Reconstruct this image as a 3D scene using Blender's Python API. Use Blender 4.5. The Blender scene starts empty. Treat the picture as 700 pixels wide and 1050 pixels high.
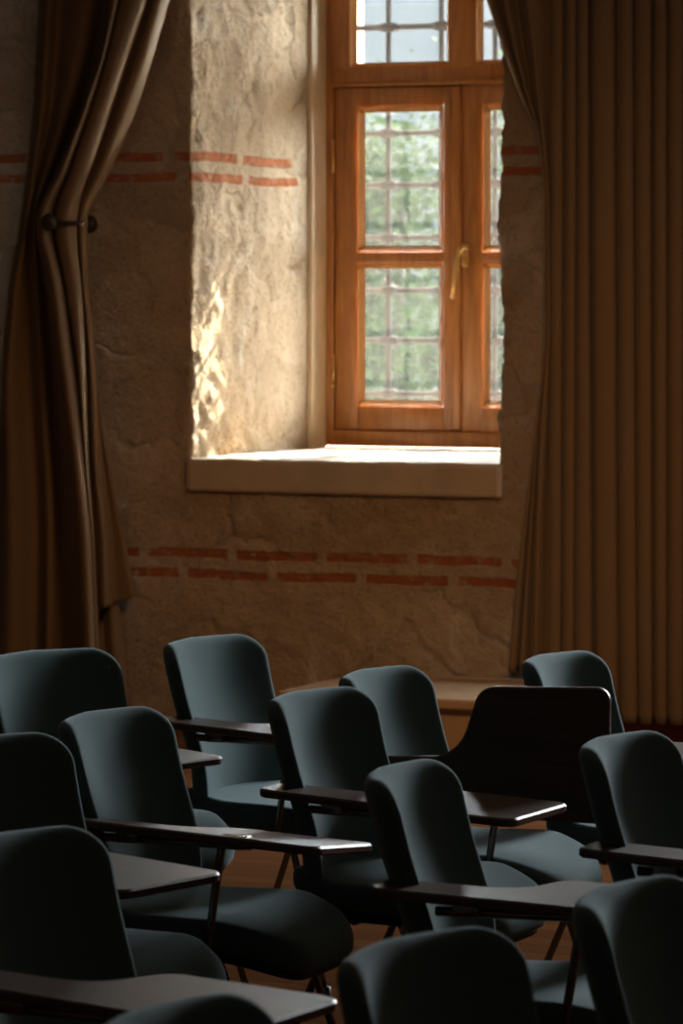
import bpy, bmesh, math, random
from mathutils import Vector, Matrix, noise
import numpy as np

random.seed(7)
S = bpy.context.scene
COL = S.collection
PI = math.pi

# ------------------------------------------------------------------ helpers
def link(name, me, parent=None):
    o = bpy.data.objects.new(name, me)
    COL.objects.link(o)
    if parent is not None:
        o.parent = parent
    return o

def obj(name, bm, mat, parent=None, smooth=True):
    me = bpy.data.meshes.new(name)
    bmesh.ops.recalc_face_normals(bm, faces=bm.faces[:])
    bm.to_mesh(me); bm.free()
    if smooth:
        me.polygons.foreach_set('use_smooth', [True] * len(me.polygons))
    me.materials.append(mat)
    return link(name, me, parent)

def tag(o, label=None, cat=None, group=None, kind=None):
    if label: o['label'] = label
    if cat: o['category'] = cat
    if group: o['group'] = group
    if kind: o['kind'] = kind
    return o

def thing(name, label, cat, loc=(0, 0, 0), rz=0.0, group=None):
    o = link(name, None)
    o.location = loc; o.rotation_euler = (0, 0, rz)
    return tag(o, label, cat, group)

def box(bm, lo, hi, bev=0.0, seg=2):
    r = bmesh.ops.create_cube(bm, size=1.0)
    vs = r['verts']
    c = [(a + b) / 2 for a, b in zip(lo, hi)]
    s = [abs(b - a) for a, b in zip(lo, hi)]
    for v in vs:
        v.co = Vector((v.co.x * s[0] + c[0], v.co.y * s[1] + c[1], v.co.z * s[2] + c[2]))
    if bev > 0:
        es = list({e for v in vs for e in v.link_edges})
        bmesh.ops.bevel(bm, geom=es, offset=bev, segments=seg, profile=0.5, affect='EDGES')

def tube(bm, pts, r, n=10, cap=True):
    pts = [Vector(p) for p in pts]
    rings = []
    up = Vector((0.13, 0.21, 0.97)).normalized()
    prev = None
    for i, p in enumerate(pts):
        if i == 0: t = pts[1] - p
        elif i == len(pts) - 1: t = p - pts[i - 1]
        else: t = (pts[i + 1] - p).normalized() + (p - pts[i - 1]).normalized()
        t.normalize()
        if prev is None:
            a = t.cross(up)
            if a.length < 1e-3: a = t.cross(Vector((1, 0, 0)))
        else:
            a = prev - t * prev.dot(t)
        a.normalize(); prev = a
        b = t.cross(a)
        rr = r[i] if isinstance(r, (list, tuple)) else r
        rings.append([bm.verts.new(p + (a * math.cos(2 * PI * k / n) + b * math.sin(2 * PI * k / n)) * rr) for k in range(n)])
    for A, B in zip(rings, rings[1:]):
        for k in range(n):
            bm.faces.new((A[k], A[(k + 1) % n], B[(k + 1) % n], B[k]))
    if cap:
        bm.faces.new(rings[0][::-1]); bm.faces.new(rings[-1])

def arc_pts(pts, r, n=5):
    """round the corners of a polyline"""
    pts = [Vector(p) for p in pts]
    out = [pts[0]]
    for a, b, c in zip(pts, pts[1:], pts[2:]):
        d1 = (a - b); d2 = (c - b)
        q = min(r, d1.length * .45, d2.length * .45)
        p1 = b + d1.normalized() * q; p2 = b + d2.normalized() * q
        for k in range(n + 1):
            t = k / n
            out.append(p1 * (1 - t) ** 2 + b * 2 * t * (1 - t) + p2 * t * t)
    out.append(pts[-1])
    return out

def lathe(bm, prof, n=20, M=None):
    rings = []
    for r, z in prof:
        ring = []
        for k in range(n):
            v = Vector((r * math.cos(2 * PI * k / n), r * math.sin(2 * PI * k / n), z))
            ring.append(bm.verts.new(M @ v if M else v))
        rings.append(ring)
    for A, B in zip(rings, rings[1:]):
        for k in range(n):
            bm.faces.new((A[k], A[(k + 1) % n], B[(k + 1) % n], B[k]))
    bm.faces.new(rings[0][::-1]); bm.faces.new(rings[-1])

def rounded_poly(corners, n=8):
    """corners: list of (x, y, r) counter-clockwise -> outline points"""
    out = []
    N = len(corners)
    for i, (x, y, r) in enumerate(corners):
        p = Vector((x, y)); a = Vector(corners[i - 1][:2]); c = Vector(corners[(i + 1) % N][:2])
        if r <= 0:
            out.append(p); continue
        d1 = (a - p).normalized(); d2 = (c - p).normalized()
        ang = d1.angle(d2)
        t = r / math.tan(ang / 2)
        t = min(t, (a - p).length * .499, (c - p).length * .499)
        p1 = p + d1 * t; p2 = p + d2 * t
        rr = t * math.tan(ang / 2)
        cen = p + (d1 + d2).normalized() * (rr / math.sin(ang / 2))
        a1 = math.atan2(p1.y - cen.y, p1.x - cen.x); a2 = math.atan2(p2.y - cen.y, p2.x - cen.x)
        da = (a2 - a1 + PI) % (2 * PI) - PI
        for k in range(n + 1):
            an = a1 + da * k / n
            out.append(cen + Vector((math.cos(an), math.sin(an))) * rr)
    return out

def resample(pts, step):
    out = []
    N = len(pts)
    for i in range(N):
        a = pts[i]; b = pts[(i + 1) % N]
        L = (b - a).length
        if L < 1e-6: continue
        m = max(1, int(L / step))
        for k in range(m): out.append(a + (b - a) * (k / m))
    return out

def pad(bm, outline, T, er, bend, rings=9, arc=5, step=.025, center=None):
    """cushion: outline (u,v) list, thickness T, edge radius er, bend(u,v,w)->Vector."""
    P = resample(outline, step)
    N = len(P)
    c = Vector(center) if center else sum(P, Vector((0, 0))) / N
    nor = []
    for i in range(N):
        t = (P[(i + 1) % N] - P[i - 1]).normalized()
        nor.append(Vector((t.y, -t.x)))
    lay = []
    h = T / 2
    for k in range(arc + 1):                      # rounded edge, front half
        th = PI / 2 * k / arc
        lay.append(([P[i] - nor[i] * er * (1 - math.cos(th)) for i in range(N)], h - er + er * math.sin(th)))
    inner = lay[-1][0]
    for k in range(1, rings + 1):
        s = 1 - k / (rings + .6)
        lay.append(([c + (p - c) * s for p in inner], h))
    def loops(sign):
        L = []
        for q, w in lay:
            L.append([bm.verts.new(bend(p.x, p.y, w * sign)) for p in q])
        for A, B in zip(L, L[1:]):
            for i in range(N):
                bm.faces.new((A[i], A[(i + 1) % N], B[(i + 1) % N], B[i]))
        cv = bm.verts.new(bend(c.x, c.y, h * sign))
        A = L[-1]
        for i in range(N): bm.faces.new((A[i], A[(i + 1) % N], cv))
        return L[0]
    A = loops(1); B = loops(-1)
    for i in range(N):
        bm.faces.new((A[i], B[i], B[(i + 1) % N], A[(i + 1) % N]))

# ------------------------------------------------------------------ materials
def new_mat(name):
    m = bpy.data.materials.new(name); m.use_nodes = True
    nt = m.node_tree
    b = nt.nodes['Principled BSDF']
    return m, nt, b

class NT:
    def __init__(s, nt): s.nt = nt
    def n(s, t, **k):
        x = s.nt.nodes.new(t)
        for a, v in k.items(): setattr(x, a, v)
        return x
    def l(s, a, b): s.nt.links.new(a, b)
    def math(s, op, a, b=None, c=None, clamp=False):
        x = s.n('ShaderNodeMath', operation=op, use_clamp=clamp)
        for i, v in enumerate((a, b, c)):
            if v is None: continue
            if isinstance(v, (int, float)): x.inputs[i].default_value = v
            else: s.l(v, x.inputs[i])
        return x.outputs[0]
    def mix(s, f, a, b, mode='MIX'):
        x = s.n('ShaderNodeMix', data_type='RGBA', blend_type=mode)
        for i, v in ((0, f), (6, a), (7, b)):
            if isinstance(v, (int, float)): x.inputs[i].default_value = v
            elif isinstance(v, (tuple, list)): x.inputs[i].default_value = (*v[:3], 1)
            else: s.l(v, x.inputs[i])
        return x.outputs[2]
    def noise(s, vec, scale, det=4, rough=.55, dist=0.0):
        x = s.n('ShaderNodeTexNoise')
        x.inputs['Scale'].default_value = scale; x.inputs['Detail'].default_value = det
        x.inputs['Roughness'].default_value = rough; x.inputs['Distortion'].default_value = dist
        if vec is not None: s.l(vec, x.inputs['Vector'])
        return x.outputs[0]
    def ramp(s, f, stops):
        x = s.n('ShaderNodeValToRGB')
        el = x.color_ramp.elements
        while len(el) < len(stops): el.new(.5)
        for e, (p, c) in zip(el, stops):
            e.position = p; e.color = (*c, 1) if len(c) == 3 else c
        s.l(f, x.inputs[0]); return x.outputs[0]
    def bump(s, hgt, strength, dist, bsdf, normal=None):
        x = s.n('ShaderNodeBump'); x.inputs['Strength'].default_value = strength
        x.inputs['Distance'].default_value = dist
        s.l(hgt, x.inputs['Height'])
        if normal is not None: s.l(normal, x.inputs['Normal'])
        if bsdf is not None: s.l(x.outputs[0], bsdf.inputs['Normal'])
        return x.outputs[0]
    def mapping(s, vec, scale):
        x = s.n('ShaderNodeMapping'); x.inputs['Scale'].default_value = scale
        s.l(vec, x.inputs['Vector']); return x.outputs[0]

def objcoord(N): return N.n('ShaderNodeTexCoord').outputs['Object']
def sepxyz(N, v):
    x = N.n('ShaderNodeSeparateXYZ'); N.l(v, x.inputs[0]); return x.outputs

# rough plaster and rubble stone with courses of red brick
def make_wall_mat():
    m, nt, b = new_mat('rubble_plaster'); N = NT(nt)
    co = objcoord(N); X, Y, Z = sepxyz(N, co)
    big = N.noise(co, 1.6, 5, .6, .3)
    mid = N.noise(co, 6.5, 6, .65, .5)
    fine = N.noise(co, 48, 5, .72)
    # coarse stones under the plaster
    warp = N.n('ShaderNodeVectorMath', operation='ADD')
    nz = N.n('ShaderNodeTexNoise'); nz.inputs['Scale'].default_value = 3.0; nz.inputs['Detail'].default_value = 3
    N.l(co, nz.inputs['Vector'])
    sc = N.n('ShaderNodeVectorMath', operation='SCALE'); sc.inputs['Scale'].default_value = .35
    N.l(nz.outputs['Color'], sc.inputs[0]); N.l(co, warp.inputs[0]); N.l(sc.outputs[0], warp.inputs[1])
    vs = N.mapping(warp.outputs[0], (2.3, 2.3, 3.6))
    vor = N.n('ShaderNodeTexVoronoi', feature='DISTANCE_TO_EDGE'); N.l(vs, vor.inputs['Vector']); vor.inputs['Scale'].default_value = 1.0
    vcol = N.n('ShaderNodeTexVoronoi'); N.l(vs, vcol.inputs['Vector']); vcol.inputs['Scale'].default_value = 1.0
    joint = N.math('MULTIPLY', N.math('SUBTRACT', .07, vor.outputs[0]), 14, clamp=True)
    cover = N.math('MULTIPLY', N.math('SUBTRACT', big, .47), 12, clamp=True)
    joint = N.math('MULTIPLY', joint, cover)
    c = N.ramp(big, [(.25, (.45, .335, .215)), (.5, (.62, .49, .34)), (.75, (.74, .62, .46))])
    c = N.mix(N.math('MULTIPLY', mid, .75), c, (.50, .365, .23))
    tone = N.ramp(sepxyz(N, vcol.outputs['Color'])[0], [(.0, (.78, .74, .68)), (1.0, (1.12, 1.1, 1.06))])
    c = N.mix(.7, c, tone, 'MULTIPLY')
    pale = N.math('MULTIPLY', N.math('SUBTRACT', N.noise(co, 3.1, 4, .6, .8), .56), 9, clamp=True)
    c = N.mix(N.math('MULTIPLY', pale, .55), c, (.76, .66, .52))
    pit = N.math('MULTIPLY', N.math('SUBTRACT', .45, fine), 7, clamp=True)
    c = N.mix(N.math('MULTIPLY', pit, .72), c, (.24, .165, .10))
    c = N.mix(N.math('MULTIPLY', joint, .32), c, (.27, .19, .115))
    # brick courses
    wob = N.math('MULTIPLY', N.math('SUBTRACT', N.noise(co, 2.2, 2), .5), .035)
    zz = N.math('ADD', Z, wob)
    sx = N.math('ADD', X, Y)
    edge = N.math('MULTIPLY', N.math('SUBTRACT', N.noise(co, 26, 4, .7), .5), .03)
    mask = None
    for z0, ph, L in ((2.212, .05, .53), (2.132, -.01, .53), (.655, .3, .385), (.576, .13, .385)):
        d = N.math('ABSOLUTE', N.math('SUBTRACT', zz, z0))
        band = N.math('MULTIPLY', N.math('SUBTRACT', .0195, N.math('ADD', d, N.math('MULTIPLY', edge, .45))), 260, clamp=True)
        q = N.math('FRACT', N.math('DIVIDE', N.math('ADD', N.math('ADD', sx, ph), 8.0), L))
        g = N.math('MULTIPLY', N.math('SUBTRACT', N.math('SUBTRACT', .5, N.math('ABSOLUTE', N.math('SUBTRACT', q, .5))), N.math('ADD', edge, .045)), 60, clamp=True)
        bnd = N.math('MULTIPLY', band, g)
        mask = bnd if mask is None else N.math('MAXIMUM', mask, bnd)
    mask = N.math('MULTIPLY', mask, N.math('LESS_THAN', Y, .97))
    wear = N.math('MULTIPLY', N.math('SUBTRACT', N.noise(co, 17, 5, .7), .30), 6, clamp=True)
    mask = N.math('MULTIPLY', mask, wear)
    brick = N.mix(mid, (.52, .175, .065), (.40, .125, .05))
    c = N.mix(mask, c, brick)
    N.l(c, b.inputs['Base Color'])
    b.inputs['Roughness'].default_value = .95; b.inputs['Specular IOR Level'].default_value = .15
    h = N.math('ADD', N.math('MULTIPLY', mid, .9), N.math('MULTIPLY', fine, .6))
    h = N.math('SUBTRACT', h, N.math('MULTIPLY', joint, .40))
    h = N.math('ADD', h, N.math('MULTIPLY', pale, .12))
    h = N.math('SUBTRACT', h, N.math('MULTIPLY', mask, .25))
    n1 = N.bump(h, 1.0, .042, None)
    N.bump(N.noise(co, 120, 4, .75), .7, .008, b, n1)
    return m

def simple(name, col, rough=.6, spec=.5, metal=0.0, var=.0, vscale=8, bump=0.0, bscale=60, stretch=None, bdist=.004):
    m, nt, b = new_mat(name); N = NT(nt)
    co = objcoord(N)
    v = N.mapping(co, stretch) if stretch else co
    f = N.noise(v, vscale, 5, .6)
    lo = tuple(x * (1 - var) for x in col); hi = tuple(min(1, x * (1 + var)) for x in col)
    N.l(N.ramp(f, [(.3, lo), (.7, hi)]), b.inputs['Base Color'])
    b.inputs['Roughness'].default_value = rough; b.inputs['Metallic'].default_value = metal
    b.inputs['Specular IOR Level'].default_value = spec
    if bump: N.bump(N.noise(v, bscale, 4, .6), bump, bdist, b)
    return m

def make_fabric(name, col, sheen=.5, weave=420, bump=.35, scol=(.7, .85, .9)):
    m, nt, b = new_mat(name); N = NT(nt); co = objcoord(N)
    f = N.noise(co, 7, 4, .6); g = N.noise(co, weave, 2, .6)
    c = N.mix(N.math('MULTIPLY', f, .5), tuple(x * 1.1 for x in col), tuple(x * .78 for x in col))
    c = N.mix(N.math('MULTIPLY', g, .4), c, tuple(x * 1.5 for x in col))
    N.l(c, b.inputs['Base Color'])
    b.inputs['Roughness'].default_value = .92; b.inputs['Specular IOR Level'].default_value = .2
    b.inputs['Sheen Weight'].default_value = sheen; b.inputs['Sheen Roughness'].default_value = .45
    b.inputs['Sheen Tint'].default_value = (*scol, 1)
    N.bump(g, bump, .0016, b)
    return m

def make_floor_mat():
    m, nt, b = new_mat('parquet'); N = NT(nt); co = objcoord(N)
    br = N.n('ShaderNodeTexBrick'); br.inputs['Scale'].default_value = 1.0
    br.inputs['Brick Width'].default_value = 1.4; br.inputs['Row Height'].default_value = .11
    br.inputs['Mortar Size'].default_value = .0025; br.offset = .37
    br.inputs['Color1'].default_value = (.15, .062, .025, 1); br.inputs['Color2'].default_value = (.105, .043, .018, 1)
    br.inputs['Mortar'].default_value = (.04, .02, .012, 1)
    N.l(co, br.inputs['Vector'])
    gr = N.noise(N.mapping(co, (2.0, 40, 1)), 1.5, 5, .6)
    N.l(N.mix(N.math('MULTIPLY', gr, .6), br.outputs[0], (.07, .03, .015)), b.inputs['Base Color'])
    b.inputs['Roughness'].default_value = .9; b.inputs['Specular IOR Level'].default_value = 0.0
    N.bump(br.outputs['Fac'], -.3, .003, b)
    return m

def make_wood(name, c1, c2, rough, axis=(9, 9, .9), coat=0.0):
    m, nt, b = new_mat(name); N = NT(nt); co = objcoord(N)
    v = N.mapping(co, axis)
    f = N.noise(v, 3.0, 6, .6, 1.2)
    N.l(N.ramp(f, [(.28, c1), (.72, c2)]), b.inputs['Base Color'])
    b.inputs['Roughness'].default_value = rough
    b.inputs['Coat Weight'].default_value = coat; b.inputs['Coat Roughness'].default_value = .38 if coat > .5 else .25
    N.bump(N.noise(v, 9, 4, .6), .12, .003, b)
    return m

def make_glass():
    """thin pane with a film of dust that glows where the sun strikes it"""
    m = bpy.data.materials.new('dusty_pane'); m.use_nodes = True
    nt = m.node_tree; nt.nodes.clear(); N = NT(nt)
    co = objcoord(N)
    out = N.n('ShaderNodeOutputMaterial')
    tr = N.n('ShaderNodeBsdfTransparent'); tr.inputs[0].default_value = (.93, .95, .94, 1)
    tl = N.n('ShaderNodeBsdfTranslucent'); tl.inputs[0].default_value = (.86, .88, .86, 1)
    gl = N.n('ShaderNodeBsdfGlossy'); gl.inputs['Roughness'].default_value = .05
    st = N.noise(N.mapping(co, (26, 26, 3.2)), 1.6, 5, .7)
    sp = N.noise(co, 60, 3, .7)
    f = N.math('ADD', .002, N.math('MULTIPLY', N.math('MULTIPLY', st, sp), .017))
    a = N.n('ShaderNodeMixShader'); N.l(f, a.inputs[0]); N.l(tr.outputs[0], a.inputs[1]); N.l(tl.outputs[0], a.inputs[2])
    fr = N.n('ShaderNodeFresnel'); fr.inputs[0].default_value = 1.25
    c = N.n('ShaderNodeMixShader'); N.l(fr.outputs[0], c.inputs[0]); N.l(a.outputs[0], c.inputs[1]); N.l(gl.outputs[0], c.inputs[2])
    N.l(c.outputs[0], out.inputs[0])
    return m

def make_leaf(name, col):
    m, nt, b = new_mat(name); N = NT(nt); co = objcoord(N)
    f = N.noise(co, 3.5, 3)
    c = N.ramp(f, [(.3, tuple(x * .7 for x in col)), (.7, tuple(min(1, x * 1.35) for x in col))])
    N.l(c, b.inputs['Base Color']); b.inputs['Roughness'].default_value = .7; b.inputs['Specular IOR Level'].default_value = .03
    t = N.n('ShaderNodeBsdfTranslucent'); N.l(c, t.inputs[0])
    mx = N.n('ShaderNodeMixShader'); mx.inputs[0].default_value = .5
    N.l(b.outputs[0], mx.inputs[1]); N.l(t.outputs[0], mx.inputs[2])
    N.l(mx.outputs[0], nt.nodes['Material Output'].inputs[0])
    return m

M_wall = make_wall_mat()
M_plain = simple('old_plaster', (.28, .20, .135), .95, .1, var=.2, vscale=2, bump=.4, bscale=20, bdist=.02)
M_jamb = simple('smooth_plaster', (.68, .57, .43), .9, .1, var=.12, vscale=5, bump=.3, bscale=50)
M_sill = simple('sill_stone', (.48, .40, .31), .75, .3, var=.12, vscale=6, bump=.25, bscale=30, bdist=.006)
M_step = simple('step_stone', (.46, .33, .21), .8, .3, var=.12, vscale=5, bump=.2, bscale=30)
M_floor = make_floor_mat()
M_teal = make_fabric('teal_upholstery', (.066, .112, .116))
M_curtain = make_fabric('tan_curtain_cloth', (.215, .154, .098), .15, 300, .25, (1, .85, .65))
M_oak = make_wood('orange_window_wood', (.22, .082, .019), (.40, .165, .045), .42, coat=.25)
M_bead = make_wood('bead_wood', (.30, .12, .03), (.50, .22, .065), .75)
M_bead.node_tree.nodes['Principled BSDF'].inputs['Specular IOR Level'].default_value = .12
M_tab = make_wood('dark_tablet_laminate', (.050, .026, .016), (.095, .052, .032), .46, axis=(1.2, 14, 14), coat=.6)
M_edge = simple('tablet_edge_band', (.12, .065, .04), .35, .5, var=.2)
M_chrome = simple('dull_chrome', (.22, .205, .19), .25, .5, 1.0, var=.1)
M_black = simple('black_plastic', (.018, .016, .015), .5, .4, var=.2)
M_brass = simple('aged_brass', (.62, .40, .16), .3, .5, 1.0, var=.15)
M_iron = simple('wrought_iron', (.028, .027, .028), .8, .05, .0, var=.2, vscale=30)
M_bronze = simple('dark_bronze', (.06, .05, .042), .45, .5, .6, var=.2)
M_glass = make_glass()

# ------------------------------------------------------------------ camera
FPX, HC = 4000.0, 1.68
PSI, PIT = math.radians(24.0), math.atan(225 / 4000.0)
CAM = Vector((6.75268, -13.72795, HC))
cam = bpy.data.cameras.new('camera'); co_ = link('camera', cam)
fw = Vector((-math.sin(PSI) * math.cos(PIT), math.cos(PSI) * math.cos(PIT), -math.sin(PIT)))
co_.location = CAM
co_.rotation_euler = fw.to_track_quat('-Z', 'Y').to_euler()
cam.sensor_fit = 'AUTO'; cam.sensor_width = 36.0; cam.lens = FPX / 1050 * 36.0
cam.clip_end = 300
cam.dof.use_dof = True; cam.dof.focus_distance = 8.9; cam.dof.aperture_fstop = 9.0
S.camera = co_

# ------------------------------------------------------------------ the room
OX1, SILLZ, OTOP, RD = 1.30, 1.032, 3.30, 1.24     # window opening right edge, sill, top, reveal depth

def rough(p, n, k=1.0):
    d = .016 * noise.noise(p * 2.3) + .010 * noise.noise(p * 7.0 + Vector((3, 1, 7))) + .009 * noise.noise(p * 17.0) + .008 * noise.noise(p * 37)
    return p + n * d * k

def build_wall_back():
    bm = bmesh.new(); st = .02
    x0, x1, z1 = -2.4, 3.0, 3.7
    nx, nz = int(round((x1 - x0) / st)), int(round(z1 / st))
    V = {}
    il, ir = int(round((0 - x0) / st)), int(round((OX1 - x0) / st))
    kb, kt = int(round(.94 / st)), int(round(OTOP / st))
    for i in range(nx + 1):
        for k in range(nz + 1):
            if il < i < ir and kb < k < kt: continue
            p = Vector((x0 + i * st, 0, k * st)); n = Vector((0, -1, 0)); a = 1.0
            if k >= kb and k <= kt:
                if i == il: n = Vector((.9, -.5, 0)); a = 1.2
                elif i == ir: n = Vector((-.9, -.5, 0)); a = 1.2
            V[i, k] = bm.verts.new(rough(p, n, a))
    for i in range(nx):
        for k in range(nz):
            if il <= i < ir and kb <= k < kt: continue
            bm.faces.new((V[i, k], V[i + 1, k], V[i + 1, k + 1], V[i, k + 1]))
    m = int(round(RD / st))
    def reveal(ic, sgn, dx):
        prev = [V[ic, k] for k in range(kb, kt + 1)]
        for j in range(1, m + 1):
            t = j / m
            cur = [bm.verts.new(rough(Vector((x0 + ic * st + dx * t, j * st, k * st)), Vector((sgn, 0, 0)), (1.25 if j < 6 else 1.0) * (1 if j < m - 12 else .3))) for k in range(kb, kt + 1)]
            for q in range(len(cur) - 1):
                bm.faces.new((prev[q], cur[q], cur[q + 1], prev[q + 1]))
            prev = cur
        return prev
    reveal(il, 1, 0.0); reveal(ir, -1, -.07)
    o = obj('wall_back', bm, M_wall)
    # plain wall beyond, over and under the rough bay
    b2 = bmesh.new()
    box(b2, (-6.0, 0.0, 0), (-2.4, .6, 5)); box(b2, (3.0, 0.0, 0), (11, .6, 5)); box(b2, (-2.4, .0, 3.7), (3.0, .6, 5))
    box(b2, (-.6, .03, OTOP + .02), (1.9, 1.4, OTOP + .3))
    r = obj('wall_piece', b2, M_plain, o, smooth=False)
    return o
wall = tag(build_wall_back(), kind='structure')
wall.name = 'wall_back'

def slab(name, lo, hi, mat, kind='structure', bev=0):
    bm = bmesh.new(); box(bm, lo, hi, bev); return tag(obj(name, bm, mat, smooth=False), kind=kind)
slab('floor', (-6.2, -17.2, -.2), (11.2, 1.0, 0), M_floor)
slab('ceiling', (-6.2, -17.2, 5), (11.2, .6, 5.2), M_plain)
slab('wall_left', (-6.2, -17.2, 0), (-6.0, .6, 5), M_plain)
slab('wall_right', (11.0, -17.2, 0), (11.2, .6, 5), M_plain)
slab('wall_front', (-6.2, -17.2, 0), (11.2, -17.0, 5), M_plain)

slab('baseboard_back', (1.62, -.035, 0), (6.0, .01, .105), simple('red_brown_skirting', (.30, .075, .035), .55, .3, var=.2), bev=.004)
# window sill slab
bm = bmesh.new()
nx, ny = 60, 60
def sill_pt(x, y, z, n): 
    p = Vector((x, y, z)); return p + n * (.004 * noise.noise(p * 9) + .002 * noise.noise(p * 25))
top = [[bm.verts.new(sill_pt(-.012 + 1.322 * i / nx, -.022 + 1.26 * j / ny, SILLZ, Vector((0, 0, 1)))) for j in range(ny + 1)] for i in range(nx + 1)]
frt = [[top[i][0]] + [bm.verts.new(sill_pt(-.012 + 1.322 * i / nx, -.030, SILLZ - .012 - .115 * k / 8, Vector((0, -1, 0)))) for k in range(9)] + [bm.verts.new((-.012 + 1.322 * i / nx, .05, SILLZ - .127))] for i in range(nx + 1)]
for i in range(nx):
    for j in range(ny): bm.faces.new((top[i][j], top[i + 1][j], top[i + 1][j + 1], top[i][j + 1]))
    for k in range(10): bm.faces.new((frt[i][k], frt[i][k + 1], frt[i + 1][k + 1], frt[i + 1][k]))
for F in (frt[0], frt[-1]):
    b0 = bm.verts.new((F[0].co.x, .05, SILLZ - .005)); bm.faces.new(F + [b0])
sill = tag(obj('trim_1', bm, M_sill), kind='structure')

# smooth plaster strip round the window frame
bm = bmesh.new()
box(bm, (-.02, 1.095, SILLZ - .01), (.020, 1.24, OTOP), .006)
box(bm, (1.225, 1.03, SILLZ - .01), (1.29, 1.24, OTOP), .006)
tag(obj('trim_2', bm, M_jamb), kind='structure')
# outer jambs and wall under the window
bm = bmesh.new()
box(bm, (-.7, 1.33, -.2), (-.03, 1.74, 4.2)); box(bm, (1.25, 1.33, -.2), (1.95, 1.74, 4.2)); box(bm, (-.03, 1.30, -.2), (1.25, 1.74, 1.03))
box(bm, (-.03, 1.30, OTOP), (1.25, 1.74, 4.2))
tag(obj('trim_3', bm, M_jamb, smooth=False), kind='structure')
bm = bmesh.new()
box(bm, (-3, 1.5, 3.62), (4.5, 3.05, 3.78))  # unseen overhang, added to keep the sun out of the transom
tag(obj('trim_sun_block', bm, M_jamb, smooth=False), kind='structure')

# ------------------------------------------------------------------ window
win = link('window_1', None); win.location = (0, 0, 0); tag(win, kind='structure')
WY = 1.237
bm = bmesh.new()
bv = .004
box(bm, (0, WY, 1.036), (.052, WY + .09, OTOP), bv); box(bm, (1.168, WY, 1.036), (1.225, WY + .09, OTOP), bv)
box(bm, (.05, WY, 1.036), (1.17, WY + .09, 1.102), bv); box(bm, (.05, WY, 2.54), (1.17, WY + .09, 2.612), bv)
box(bm, (.05, WY, OTOP - .07), (1.17, WY + .09, OTOP), bv)
box(bm, (.05, WY + .001, 2.61), (.122, WY + .09, OTOP - .07), bv); box(bm, (1.10, WY + .001, 2.61), (1.17, WY + .09, OTOP - .07), bv)
box(bm, (.578, WY + .001, 2.61), (.690, WY + .09, OTOP - .07), bv)
# rebates behind the casements
box(bm, (.03, WY + .072, 1.09), (1.19, WY + .088, 1.135)); box(bm, (.03, WY + .072, 2.50), (1.19, WY + .088, 2.56)); box(bm, (.04, WY + .072, 1.1), (.08, WY + .088, 2.55)); box(bm, (1.14, WY + .072, 1.1), (1.18, WY + .088, 2.55)); box(bm, (.58, WY + .072, 1.1), (.64, WY + .088, 2.55))
# drip moulding above the casements
box(bm, (.04, WY - .012, 2.538), (1.18, WY + .01, 2.556), .004)
obj('window_frame', bm, M_oak, win)

def bead(bm, x0, x1, z0, z1, w=.026, y0=WY + .006, y1=WY + .034):
    """splayed moulding around one pane"""
    A = [Vector((x, y0, z)) for x, z in ((x0, z0), (x1, z0), (x1, z1), (x0, z1))]
    prof = ((0, y0), (.006, y0 - .004), (.010, y0 + .004), (w, y1))
    R = []
    for d, y in prof:
        R.append([bm.verts.new((x, y, z)) for x, z in ((x0 + d, z0 + d), (x1 - d, z0 + d), (x1 - d, z1 - d), (x0 + d, z1 - d))])
    for P, Q in zip(R, R[1:]):
        for k in range(4): bm.faces.new((P[k], P[(k + 1) % 4], Q[(k + 1) % 4], Q[k]))

def casement(x0, x1, p0, p1, handle):
    bm = bmesh.new(); y0, y1 = WY + .008, WY + .07
    if handle: y0 += .0
    box(bm, (x0, y0, 1.106), (p0, y1, 2.534), .005); box(bm, (p1, y0, 1.106), (x1, y1, 2.534), .005)
    for a, b in ((1.106, 1.206), (1.806, 1.850), (2.456, 2.534)): box(bm, (p0 - .004, y0 + .0005, a), (p1 + .004, y1, b), .004)
    c = obj('casement', bm, M_oak, win)
    for a, b in ((1.206, 1.806), (1.850, 2.456)):
        bm = bmesh.new(); bead(bm, p0, p1, a, b)
        obj('glazing_bead', bm, M_bead, c, smooth=False)
        bm = bmesh.new(); box(bm, (p0 + .022, WY + .0335, a + .022), (p1 - .022, WY + .0365, b - .022))
        obj('pane', bm, M_glass, c, smooth=False)
    return c
cL = casement(.056, .597, .158, .548, False)
cR = casement(.622, 1.164, .722, 1.085, True)
bm = bmesh.new(); box(bm, (.590, WY - .008, 1.108), (.630, WY + .05, 2.532), .008, 3)
obj('astragal', bm, M_oak, win)
for p0, p1 in ((.122, .578), (.690, 1.10)):
    bm = bmesh.new(); bead(bm, p0, p1, 2.612, OTOP - .07)
    obj('glazing_bead', bm, M_bead, win, smooth=False)
    bm = bmesh.new(); box(bm, (p0 + .022, WY + .0335, 2.634), (p1 - .022, WY + .0365, OTOP - .092))
    obj('pane', bm, M_glass, win, smooth=False)
# brass hinges on the left
for z in (1.35, 2.25):
    bm = bmesh.new()
    tube(bm, [(.054, WY - .004, z - .06), (.054, WY - .004, z + .06)], .006, 10)
    for q in (-.062, .062): bmesh.ops.create_uvsphere(bm, u_segments=10, v_segments=6, radius=.008, matrix=Matrix.Translation((.054, WY - .004, z + q)))
    obj('hinge', bm, M_brass, win)
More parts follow.
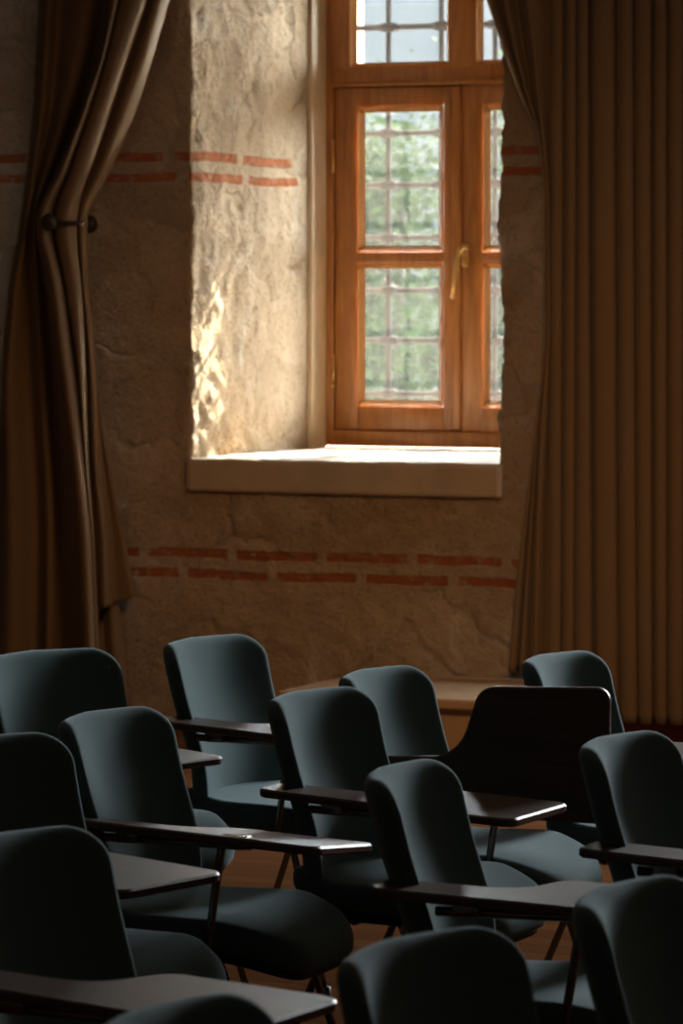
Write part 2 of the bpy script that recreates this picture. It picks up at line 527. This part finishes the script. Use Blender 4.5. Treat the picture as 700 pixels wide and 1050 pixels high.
# handle: rose plate, neck and lever pointing down
bm = bmesh.new()
HZ = 1.85
box(bm, (.636, WY - .012, HZ - .065), (.666, WY + .0, HZ + .035), .008, 3)
lathe(bm, [(.012, 0), (.012, .03), (.010, .045)], 14, Matrix.Translation((.651, WY - .008, HZ)) @ Matrix.Rotation(PI / 2, 4, 'X'))
tube(bm, arc_pts([(.651, WY - .045, HZ + .012), (.644, WY - .056, HZ - .01), (.628, WY - .060, HZ - .10), (.618, WY - .056, HZ - .185)], .03), [.010] * 4 + [.009] * 8 + [.008] * 2 if False else .0095, 12)
bmesh.ops.create_uvsphere(bm, u_segments=12, v_segments=8, radius=.0115, matrix=Matrix.Translation((.618, WY - .056, HZ - .187)))
bmesh.ops.create_uvsphere(bm, u_segments=12, v_segments=8, radius=.0145, matrix=Matrix.Translation((.651, WY - .047, HZ + .008)))
obj('handle', bm, M_brass, win)

# iron grille outside
gr = thing('window_grille', 'dark wrought iron grille of crossing bars just outside the window panes', 'grille', (.6, 1.54, 1.03))
gx = [-.033 - .12 + .0, .174, .4165, .66, .90, 1.14]
gz = [1.249, 1.477, 1.688, 1.912, 2.135, 2.354, 2.578, 2.802, 3.03]
for x in gx:
    if x < 0: continue
    bm = bmesh.new(); tube(bm, [(x - .6, 0, 0), (x - .6, 0, OTOP - 1.03)], .0125, 10)
    obj('upright_bar', bm, M_iron, gr)
for z in gz:
    bm = bmesh.new()
    tube(bm, [(-.65, 0, z - 1.03), (.67, 0, z - 1.03)], .0125, 10)
    for x in gx:
        if x < 0: continue
        tube(bm, [(x - .6 - .045, 0, z - 1.03), (x - .6 - .02, 0, z - 1.03), (x - .6 + .02, 0, z - 1.03), (x - .6 + .045, 0, z - 1.03)], [.0135, .021, .021, .0135], 12)
    obj('cross_bar', bm, M_iron, gr)

# ------------------------------------------------------------------ low step below the window
st = thing('stone_step', 'low pale stone step running along the wall below the window', 'step', (1.3, -.4, 0))
bm = bmesh.new(); box(bm, (-.53, -.36, 0), (.22, .37, .18), .004); obj('riser', bm, M_step, st, smooth=False)
bm = bmesh.new(); box(bm, (-.56, -.40, .18), (.25, .372, .222), .010, 3); obj('tread', bm, M_step, st)

# ------------------------------------------------------------------ curtains
RVEC = Vector((math.cos(PSI), math.sin(PSI), 0)); UVEC = RVEC.cross(fw)
def at_x(px, z, Y):
    """x on the plane y = Y at height z, from a place measured on the photograph"""
    py = 300 - (z - 1.68) * 262
    d = RVEC * ((px - 350) / FPX) - UVEC * ((py - 525) / FPX) + fw
    return CAM.x + d.x * (Y - CAM.y) / d.y

def herm(tab, t):
    if t <= tab[0][0]:
        (a, va), (b, vb) = tab[0], tab[1]
        return va + (t - a) * (vb - va) / (b - a) * .8
    if t >= tab[-1][0]:
        (a, va), (b, vb) = tab[-2], tab[-1]
        return vb + (t - b) * (vb - va) / (b - a) * .6
    n = len(tab)
    for i in range(n - 1):
        if t <= tab[i + 1][0]: break
    def sl(i):
        if i == 0: return (tab[1][1] - tab[0][1]) / (tab[1][0] - tab[0][0])
        if i == n - 1: return (tab[-1][1] - tab[-2][1]) / (tab[-1][0] - tab[-2][0])
        l = (tab[i][1] - tab[i - 1][1]) / (tab[i][0] - tab[i - 1][0]); r = (tab[i + 1][1] - tab[i][1]) / (tab[i + 1][0] - tab[i][0])
        return 0 if l * r <= 0 else 2 * l * r / (l + r)
    h = tab[i + 1][0] - tab[i][0]; u = (t - tab[i][0]) / h
    a, b = tab[i][1], tab[i + 1][1]
    return (2*u**3 - 3*u*u + 1) * a + (u**3 - 2*u*u + u) * h * sl(i) + (-2*u**3 + 3*u*u) * b + (u**3 - u*u) * h * sl(i + 1)

def drape(name, lines, mat, parent, nz=110, sub=6, ztop=3.55, zp=None, thick=.005, wob=.006):
    """cloth lofted through fold lines: (depth, hem height, [(photo y, photo x)...])"""
    bm = bmesh.new(); rows = []
    for j in range(nz + 1):
        v = j / nz
        P = []
        for Y, zb, tab in lines:
            z = zb + (ztop - zb) * v
            py = 300 - (z - 1.68) * 262
            y = Y
            if zp is not None:
                w = math.exp(-((z - zp) / .25) ** 2); y = -.22 + (Y + .22) * (1 - .25 * w)
            P.append(Vector((at_x(herm(tab, py), z, y), y, z)))
        row = []
        n = len(P)
        for i in range(n - 1):
            p0 = P[i - 1] if i else P[0]; p1 = P[i]; p2 = P[i + 1]; p3 = P[i + 2] if i + 2 < n else P[-1]
            for k in range(sub):
                t = k / sub
                q = .5 * ((2 * p1) + (p2 - p0) * t + (2 * p0 - 5 * p1 + 4 * p2 - p3) * t * t + (3 * p1 - p0 - 3 * p2 + p3) * t ** 3)
                row.append(q)
        row.append(P[-1].copy())
        for q in row:
            q.y += wob * noise.noise(Vector((q.x * 9, q.z * 2.2, 4))) + wob * .5 * noise.noise(Vector((q.x * 22, q.z * 5, 9)))
            q.y = min(q.y, -.06)
        rows.append([bm.verts.new(q) for q in row])
    for A, B in zip(rows, rows[1:]):
        for i in range(len(A) - 1): bm.faces.new((A[i], A[i + 1], B[i + 1], B[i]))
    o = obj(name, bm, mat, parent)
    md = o.modifiers.new('thickness', 'SOLIDIFY'); md.thickness = thick; md.offset = 0
    return o

LOW, HEM = .03, .46
left_lines = [
    (-.10, LOW, [(0, 40), (100, 35), (228, 21), (300, 9), (400, 2), (500, -1), (760, -8)]),
    (-.22, LOW, [(0, 50), (100, 44), (228, 27), (300, 16), (400, 9), (560, 12), (760, 8)]),
    (-.13, LOW, [(0, 62), (100, 54), (228, 32), (300, 28), (400, 31), (560, 38), (760, 34)]),
    (-.23, LOW, [(0, 88), (60, 79), (137, 60), (228, 35.5), (300, 38), (400, 44), (560, 51), (760, 48)]),
    (-.16, LOW, [(0, 112), (60, 101), (110, 86), (170, 60), (228, 37), (300, 47), (400, 57), (560, 64), (760, 66)]),
    (-.45, LOW, [(0, 118), (60, 106), (107, 90), (177, 62), (228, 40), (290, 53), (350, 60), (410, 67), (470, 75), (560, 83), (760, 92)]),
    (-.43, LOW, [(0, 122), (60, 108), (110, 92.5), (170, 70), (228, 49), (290, 62), (350, 71), (410, 78), (470, 85), (560, 93), (760, 101)]),
    (-.31, LOW, [(0, 124), (60, 110), (110, 95), (170, 72), (228, 53), (290, 65), (350, 74), (410, 81), (470, 87), (560, 94), (760, 102)]),
    (-.41, LOW, [(0, 126), (60, 112), (110, 97), (170, 76), (228, 58), (290, 68), (350, 77), (410, 83), (470, 88), (560, 94.5), (760, 102.5)]),
    (-.43, LOW, [(0, 140), (60, 122), (110, 106), (170, 84), (228, 67), (290, 76), (350, 82), (410, 85), (470, 88.5), (560, 95), (760, 103)]),
    (-.385, LOW, [(0, 151), (60, 131), (110, 114), (170, 93), (228, 74), (290, 82), (350, 86), (410, 87), (470, 89), (560, 95.5), (760, 103.5)]),
    (-.27, .40, [(0, 152.5), (60, 133), (110, 116.5), (170, 95), (228, 76), (290, 83), (350, 88), (410, 89), (470, 91), (560, 97), (760, 104)]),
    (-.32, HEM, [(0, 163), (60, 146), (110, 128), (170, 106), (228, 83), (290, 86), (350, 92), (410, 95), (470, 98), (560, 106), (620, 108)]),
    (-.24, HEM, [(0, 173), (60, 156), (110, 140), (170, 114), (228, 88), (290, 89), (350, 96), (410, 98), (470, 103), (560, 112), (620, 114)]),
    (-.14, HEM, [(0, 173), (60, 156), (110, 140), (170, 114), (228, 88.5), (290, 89), (350, 96), (410, 99), (470, 105), (560, 114), (620, 116)]),
    (-.14, HEM + .03, [(0, 174), (60, 157), (110, 141), (170, 115), (228, 89), (290, 90), (350, 97), (410, 100), (470, 110), (560, 127), (605, 136)]),
    (-.08, HEM + .04, [(0, 174), (60, 157), (110, 141), (170, 115), (228, 89), (290, 90), (350, 97), (410, 101), (470, 111), (560, 128), (605, 137)]),
]
lc = thing('curtain', 'tan curtain drawn back to a dark holdback left of the window', 'curtain')
drape('cloth', left_lines, M_curtain, lc, nz=150, zp=1.955)
drape('lining', [(-.10, .05, [(300, 70), (700, 96)]), (-.12, .05, [(300, 74), (700, 104)]), (-.085, .05, [(300, 78), (700, 110)]),
                 (-.115, .05, [(300, 82), (450, 100), (700, 118)]), (-.10, .05, [(300, 86), (450, 104), (700, 125)]), (-.075, .05, [(300, 88), (450, 106), (700, 129)])],
      M_curtain, lc, nz=40, ztop=1.5)

hb = thing('curtain_holdback', 'dark round knob on a short rod holding back the left curtain', 'holdback', (-.47, 0, 1.950))
KX, KY = at_x(50, 1.95, -.455) + .47, -.455
PX = at_x(89, 1.95, -.02) + .47
bm = bmesh.new()
lathe(bm, [(.010, -.012), (.028, -.010), (.034, .0), (.031, .008), (.018, .015), (.004, .018)], 20, Matrix.Translation((KX, KY, 0)) @ Matrix.Rotation(PI / 2, 4, 'X'))
obj('knob', bm, M_bronze, hb)
bm = bmesh.new(); tube(bm, arc_pts([(KX, KY + .006, 0), (KX + .05, KY + .01, -.004), (at_x(86, 1.95, -.42) + .47, -.42, -.004), (PX + .03, -.20, 0), (PX, .02, 0)], .06), .009, 10); obj('rod', bm, M_bronze, hb)
bm = bmesh.new(); lathe(bm, [(.036, -.03), (.036, .008), (.030, .016), (.012, .02)], 20, Matrix.Translation((PX, -.012, 0)) @ Matrix.Rotation(PI / 2, 4, 'X')); obj('wall_plate', bm, M_bronze, hb)

RT = [0, 60, 110, 152, 215, 330, 440, 500, 560, 695]
def RL(*v): return list(zip(RT, v))
UP = .262
right_lines = [
    (-.11, UP, RL(494, 515.5, 534, 551.5, 557.5, 557.5, 547.5, 540.5, 532.5, 519.5)),
    (-.165, UP, RL(497, 517, 535, 552, 558, 558, 548, 541, 533.5, 521)),
    (-.155, UP, RL(501, 519, 536.5, 552.5, 558.3, 558.5, 549, 543, 537, 526)),
    (-.11, UP, RL(509, 524, 539, 553.5, 558.7, 558.8, 549.6, 544.5, 540, 530)),
    (-.17, UP, RL(514, 527, 540.5, 554, 559.2, 559.2, 550.5, 546, 542, 533)),
    (-.10, UP, RL(528, 536, 545, 555, 560, 560, 552, 549, 546, 545)),
    (-.17, UP, RL(537, 545, 551, 556.3, 561, 561.5, 554, 552, 549.5, 548)),
    (-.16, UP, RL(546, 550, 554, 558, 562.5, 563.5, 559, 556, 554, 551)),
]
grooves = [(563, 561), (579, 576), (592, 589), (603, 609), (632, 636), (650, 655), (668, 670), (685, 685), (702, 702), (722, 722), (741, 741), (765, 765), (790, 790), (815, 815), (845, 845)]
for k, ((a0, a1), (b0, b1)) in enumerate(zip(grooves, grooves[1:])):
    hem = UP if k < 2 else .092
    for f, Y in ((0, -.112), (.16, -.158), (.5, -.170), (.84, -.160)):
        right_lines.append((Y - .012 * ((k * 7) % 3), hem, [(0, a0 + (b0 - a0) * f), (420, (a0 + a1) / 2 + ((b0 + b1) / 2 - (a0 + a1) / 2) * f), (700, a1 + (b1 - a1) * f)]))
rc = thing('curtain', 'long dark tan curtain hanging in straight pleats right of the window', 'curtain')
drape('cloth', right_lines, M_curtain, rc, nz=110, sub=5, wob=.004)

# ------------------------------------------------------------------ chairs
BACK_OUT = rounded_poly([(-.205, .0, .03), (.205, .0, .03), (.222, .394, .066), (0, .402, 0), (-.222, .394, .066)], 9)
def back_bend(u, v, w):
    """u across (+ is the sitter's left), v up, w forward"""
    a = u / .222
    curve = .066 * abs(a) ** 2.3
    fw_ = w * (1 - .10 * a * a) + curve
    rec = math.radians(11) + .10 * (v - .2)
    lum = .020 * math.exp(-((v - .10) / .12) ** 2)      # lumbar swell
    x = -.205 + (fw_ + lum) * math.cos(rec) - v * math.sin(rec)
    z = .432 + v * math.cos(rec) + fw_ * math.sin(rec) * .4
    return Vector((x, u, z))
SEAT_OUT = rounded_poly([(-.21, -.20, .05), (.10, -.235, .10), (.255, -.165, .13), (.255, .165, .13), (.10, .235, .10), (-.21, .20, .05)], 8)
def seat_bend(u, v, w):
    z = .418 + w
    if u > .06: z -= .055 * ((u - .06) / .195) ** 2
    if u < -.06: z += .035 * ((-.06 - u) / .15) ** 2
    z += .012 * (v / .235) ** 2 - .006
    return Vector((u, v, z))
SHELL_OUT = rounded_poly([(-.20, -.19, .05), (.10, -.222, .10), (.235, -.15, .12), (.235, .15, .12), (.10, .222, .10), (-.20, .19, .05)], 6)
# writing tablet, outline in (forward s, inward t): narrow arm then a broad leaf
TAB_OUT = rounded_poly([(0, 0, .022), (.585, 0, .03), (.585, .295, .03), (.285, .285, .05), (.235, .13, .09), (0, .12, .022)], 7)
TZ = .640

def flat(bm, outline, T, f):
    P = resample(outline, .03); N_ = len(P)
    lay = [(P, T * .30), (P, -T * .30)]
    nor = []
    for i in range(N_):
        t = (P[(i + 1) % N_] - P[i - 1]).normalized(); nor.append(Vector((t.y, -t.x)))
    Q = [P[i] - nor[i] * T * .22 for i in range(N_)]
    rings = [(Q, T / 2), (P, T * .28), (P, -T * .28), (Q, -T / 2)]
    R = [[bm.verts.new(f(p.x, p.y, w)) for p in q] for q, w in rings]
    for A, B in zip(R, R[1:]):
        for i in range(N_): bm.faces.new((A[i], A[(i + 1) % N_], B[(i + 1) % N_], B[i]))
    bm.faces.new(R[0]); bm.faces.new(R[-1][::-1])

def make_chair(label, flip=False):
    t = thing('lecture_chair', label, 'chair', group='lecture chairs with writing tablets')
    bm = bmesh.new(); pad(bm, BACK_OUT, .050, .023, back_bend, rings=10, center=(0, .2)); obj('backrest', bm, M_teal, t)
    bm = bmesh.new(); pad(bm, SEAT_OUT, .062, .026, seat_bend, rings=10, center=(.02, 0)); obj('seat', bm, M_teal, t)
    bm = bmesh.new(); pad(bm, SHELL_OUT, .022, .009, lambda u, v, w: seat_bend(u, v, w - .040), rings=4, center=(.02, 0)); obj('seat_shell', bm, M_black, t)
    for sy in (-1, 1):
        bm = bmesh.new(); tube(bm, arc_pts([(.02, sy * .13, .376), (.10, sy * .19, .370), (.215, sy * .225, .012)], .05), .0085, 10); obj('leg', bm, M_chrome, t)
        bm = bmesh.new(); tube(bm, arc_pts([(-.02, sy * .13, .376), (-.09, sy * .19, .370), (-.235, sy * .225, .012)], .05), .0085, 10); obj('leg', bm, M_chrome, t)
    for x in (-.235, .215):
        for sy in (-1, 1):
            bm = bmesh.new(); lathe(bm, [(.013, 0), (.014, .004), (.013, .028)], 12, Matrix.Translation((x, sy * .225, 0)))
            obj('foot', bm, M_black, t)
    for x in (-.05, .06):
        bm = bmesh.new(); tube(bm, [(x, -.20, .372), (x, .20, .372)], .009, 8); obj('cross_tube', bm, M_chrome, t)
    # arm post carrying the tablet
    fo = .04 if flip else 0
    bm = bmesh.new()
    tube(bm, arc_pts([(.06, -.19, .372), (.10, -.258 + fo, .375), (.135, -.268 + fo, TZ - .06), (.14, -.262 + fo, TZ - (.082 if flip else .022))], .03), .0085, 10)
    obj('arm_post', bm, M_chrome, t)
    ry = -.222 if flip else -.262; rz = TZ - .06 if flip else TZ
    bm = bmesh.new(); tube(bm, [(-.12, ry, rz - .030), (.20, ry, rz - .030)], .0085, 8); obj('arm_rail', bm, M_chrome, t)
    bm = bmesh.new()
    box(bm, (-.09, ry - .013, rz - .038), (-.04, ry + .027, rz - .012), .004); obj('hinge', bm, M_chrome, t)
    bm = bmesh.new(); box(bm, (.13, ry - .013, rz - .038), (.19, ry + .027, rz - .012), .004); obj('hinge', bm, M_chrome, t)
    bm = bmesh.new()
    if not flip:
        flat(bm, TAB_OUT, .018, lambda s, q, w: Vector((-.235 + s, -.285 + q, TZ + w - .030 * (s / .6))))
    else:
        flat(bm, TAB_OUT, .018, lambda s, q, w: Vector((-.185 + s, -.250 - w + .02 * q, TZ - .10 + q)))
    tb = obj('writing_tablet', bm, M_tab, t)
    for p in tb.data.polygons: p.use_smooth = False
    if flip: tb['label'] = 'writing tablet folded up on its edge'
    return t

def copy_tree(src, label):
    c = src.copy(); COL.objects.link(c); c['label'] = label
    for ch in src.children:
        d = ch.copy(); COL.objects.link(d); d.parent = c
    return c

CHAIRS = [   # x, y, turn in degrees, tablet folded up, label
    (2.564, -5.615, -18.0, False, 'teal lecture chair under the tied left curtain, cut by the left photo edge'),
    (2.771, -5.074, -5.0, False, 'teal lecture chair standing against the bare wall, farthest left below the sill'),
    (3.327, -7.251, -13.3, False, 'dark teal lecture chair at left photo edge, with a short brown tablet tip beside it'),
    (3.340, -6.683, 0.2, False, 'teal lecture chair with a long edge-on tablet crossing its front, left of the centre chair'),
    (3.555, -6.150, -3.0, False, 'teal lecture chair in mid photo with flat tablet reaching under the folded-up tablet'),
    (3.491, -5.639, 0.1, True, 'teal lecture chair with its dark writing tablet folded up on edge'),
    (3.731, -5.131, -1.4, False, 'teal lecture chair half hidden behind the folded-up tablet, below the right curtain'),
    (4.257, -7.254, 7.5, False, 'narrow-looking teal lecture chair right of centre, bright streak running down its backrest'),
    (4.454, -6.682, 0.0, False, 'dark teal lecture chair at the right photo edge in front of the pleated curtain'),
    (4.039, -8.383, -5.5, False, 'large dark lecture chair at lower left with a pale lit tablet before it'),
    (5.114, -8.471, -0.0, False, 'large dark lecture chair in the lower right photo corner'),
    (5.013, -9.051, -7.1, False, 'dark lecture chair at the bottom centre, only its upper backrest in view'),
    (4.942, -9.613, 0.0, False, 'nearest lecture chair, its backrest top just rising over the bottom photo edge'),
]
proto = make_chair('x')
proto_flip = make_chair('x', True)
used = {False: False, True: False}
for x, y, a, fl, lab in CHAIRS:
    src = proto_flip if fl else proto
    if not used[fl]: o = src; used[fl] = True; o['label'] = lab
    else: o = copy_tree(src, lab)
    o.location = (x, y, 0); o.rotation_euler = (0, 0, math.radians(a))
    if 'edge-on tablet' in lab:                       # this tablet dips a little towards the lap
        tb = [c for c in o.children if c.name.startswith('writing_tablet')][0]
        R_ = Matrix.Translation((0, -.285, TZ)) @ Matrix.Rotation(math.radians(-6), 4, 'X') @ Matrix.Translation((0, .285, -TZ))
        tb.matrix_local = R_

# ------------------------------------------------------------------ outside
bm = bmesh.new(); box(bm, (-30, 1.6, -.6), (20, 60, -.25))
M_grass = simple('pale_gravel', (.40, .35, .27), .9, .2, var=.4, vscale=3)
tag(obj('ground', bm, M_grass, smooth=False), kind='structure')

M_leafA = make_leaf('pale_green_leaves', (.009, .014, .005))
M_leafB = make_leaf('grey_green_leaves', (.008, .0115, .0055))
M_bark = simple('bark', (.014, .010, .007), .9, .2, var=.3, vscale=14, bump=.5, bscale=20)

def tree(x, y, h, r, mat, label, seed, n=2600):
    rnd = random.Random(seed)
    t = thing('garden_tree', label, 'tree', (x, y, -.25), group='garden trees outside the window')
    bm = bmesh.new()
    tube(bm, [(0, 0, 0), (.05, .02, h * .35), (-.04, .05, h * .62), (.02, 0, h * .9)], [.10, .075, .05, .02], 10)
    tips = []
    for k in range(9):
        a = rnd.uniform(0, 2 * PI); z0 = h * rnd.uniform(.25, .7); L = r * rnd.uniform(.6, .95)
        e = Vector((math.cos(a) * L, math.sin(a) * L, z0 + h * rnd.uniform(.08, .25)))
        tube(bm, [(0, 0, z0), e * .5 + Vector((0, 0, z0 * .5 - .05)), e], [.035, .022, .008], 6)
        tips.append(e)
    obj('trunk', bm, M_bark, t)
    for k in range(16):
        a = rnd.uniform(0, 2 * PI); q = r * rnd.uniform(.1, .9)
        tips.append(Vector((math.cos(a) * q, math.sin(a) * q, h * rnd.uniform(.22, 1.0))))
    bm = bmesh.new()
    for k in range(n):
        c = rnd.choice(tips) + Vector((rnd.gauss(0, .2), rnd.gauss(0, .2), rnd.gauss(0, .2))) * r * .9
        d = Vector((rnd.uniform(-1, 1), rnd.uniform(-1, 1), rnd.uniform(-1, .6))).normalized()
        s = d.cross(Vector((rnd.uniform(-1, 1), rnd.uniform(-1, 1), 1))).normalized()
        L = rnd.uniform(.05, .10); W = L * .33
        up = d.cross(s) * L * .12
        vs = [bm.verts.new(c), bm.verts.new(c + d * L * .45 + s * W + up), bm.verts.new(c + d * L), bm.verts.new(c + d * L * .45 - s * W + up)]
        bm.faces.new(vs)
    f = obj('foliage', bm, mat, t); f['kind'] = 'stuff'
tree(-3.6, 10.5, 2.95, 1.45, M_leafA, 'pale green bushy tree close outside the left casement panes', 3, 15000)
tree(-6.4, 13.5, 3.1, 1.6, M_leafB, 'grey green tree standing behind the pale one outside the window', 5, 15000)
tree(-1.05, 6.2, 2.6, .6, M_leafA, 'pale green tree seen through the narrow right casement panes', 8, 7000)

M_fac = simple('pale_rendered_facade', (.012, .0135, .0145), .9, .1, var=.08, vscale=2)
M_fac2 = simple('blue_grey_shutter', (.006, .007, .008), .7, .2, var=.1)
bd = thing('building', 'pale blue grey building beyond the garden seen through the window', 'building', (-8.5, 20, -.3))
bm = bmesh.new(); box(bm, (-9, -.3, 0), (9, 4, 7.5)); obj('wall', bm, M_fac, bd, smooth=False)
for k in range(5):
    for z in (1.2, 3.9):
        xx = -7 + k * 3.0
        bm = bmesh.new(); box(bm, (xx - .6, -.38, z), (xx + .6, -.28, z + 1.7), .02); w_ = obj('window', bm, M_fac2, bd)
bm = bmesh.new(); box(bm, (-9.2, -.55, 7.4), (9.2, 4.2, 7.7), .03); obj('cornice', bm, M_fac, bd)

# ------------------------------------------------------------------ light
w = bpy.data.worlds.new('sky'); S.world = w; w.use_nodes = True
bg = w.node_tree.nodes['Background']; bg.inputs[0].default_value = (.90, .95, 1.0, 1); bg.inputs[1].default_value = 72.0

def light(name, typ, loc, direction, energy, col, **k):
    d = bpy.data.lights.new(name, typ); d.energy = energy; d.color = col
    for a, v in k.items(): setattr(d, a, v)
    o = link(name, d); o.location = loc
    o.rotation_euler = Vector(direction).to_track_quat('-Z', 'Y').to_euler()
    return o
EL, AZ = math.radians(33), math.radians(9.8)
light('sun', 'SUN', (4, 20, 15), (-math.sin(AZ) * math.cos(EL), -math.cos(AZ) * math.cos(EL), -math.sin(EL)), 62.0, (1.0, .87, .68), angle=.012)
# sky portal in the window opening
p = light('window_portal', 'AREA', (.61, 1.80, 2.2), (0, -1, 0), 1, (1, 1, 1), shape='RECTANGLE', size=1.3, size_y=2.4)
p.data.cycles.is_portal = True
# added area light for assumed daylight further right; solid wall, no window there
for x, e in ((4.35, 385),):
    light('assumed_daylight', 'AREA', (x, -.06, 2.15), (0, -1, -.12), e, (.92, .97, 1.0), shape='RECTANGLE', size=1.25, size_y=2.2)
# added warm fill aimed at the lower window wall, no real lamp behind it
light('wall_fill', 'AREA', (3.1, -4.1, 2.7), (-2.5, 4.1, -2.6), 6.6, (1.0, .52, .22), shape='DISK', size=.7, spread=math.radians(72))

S.view_settings.view_transform = 'Standard'; S.view_settings.look = 'None'
S.view_settings.gamma = 1.0; S.view_settings.exposure = 0.0; S.view_settings.use_curve_mapping = False
S.cycles.use_denoising = True
S.cycles.max_bounces = 8; S.cycles.diffuse_bounces = 5; S.cycles.transparent_max_bounces = 12
S.cycles.sample_clamp_indirect = 4.0
S.cycles.caustics_reflective = False; S.cycles.caustics_refractive = False
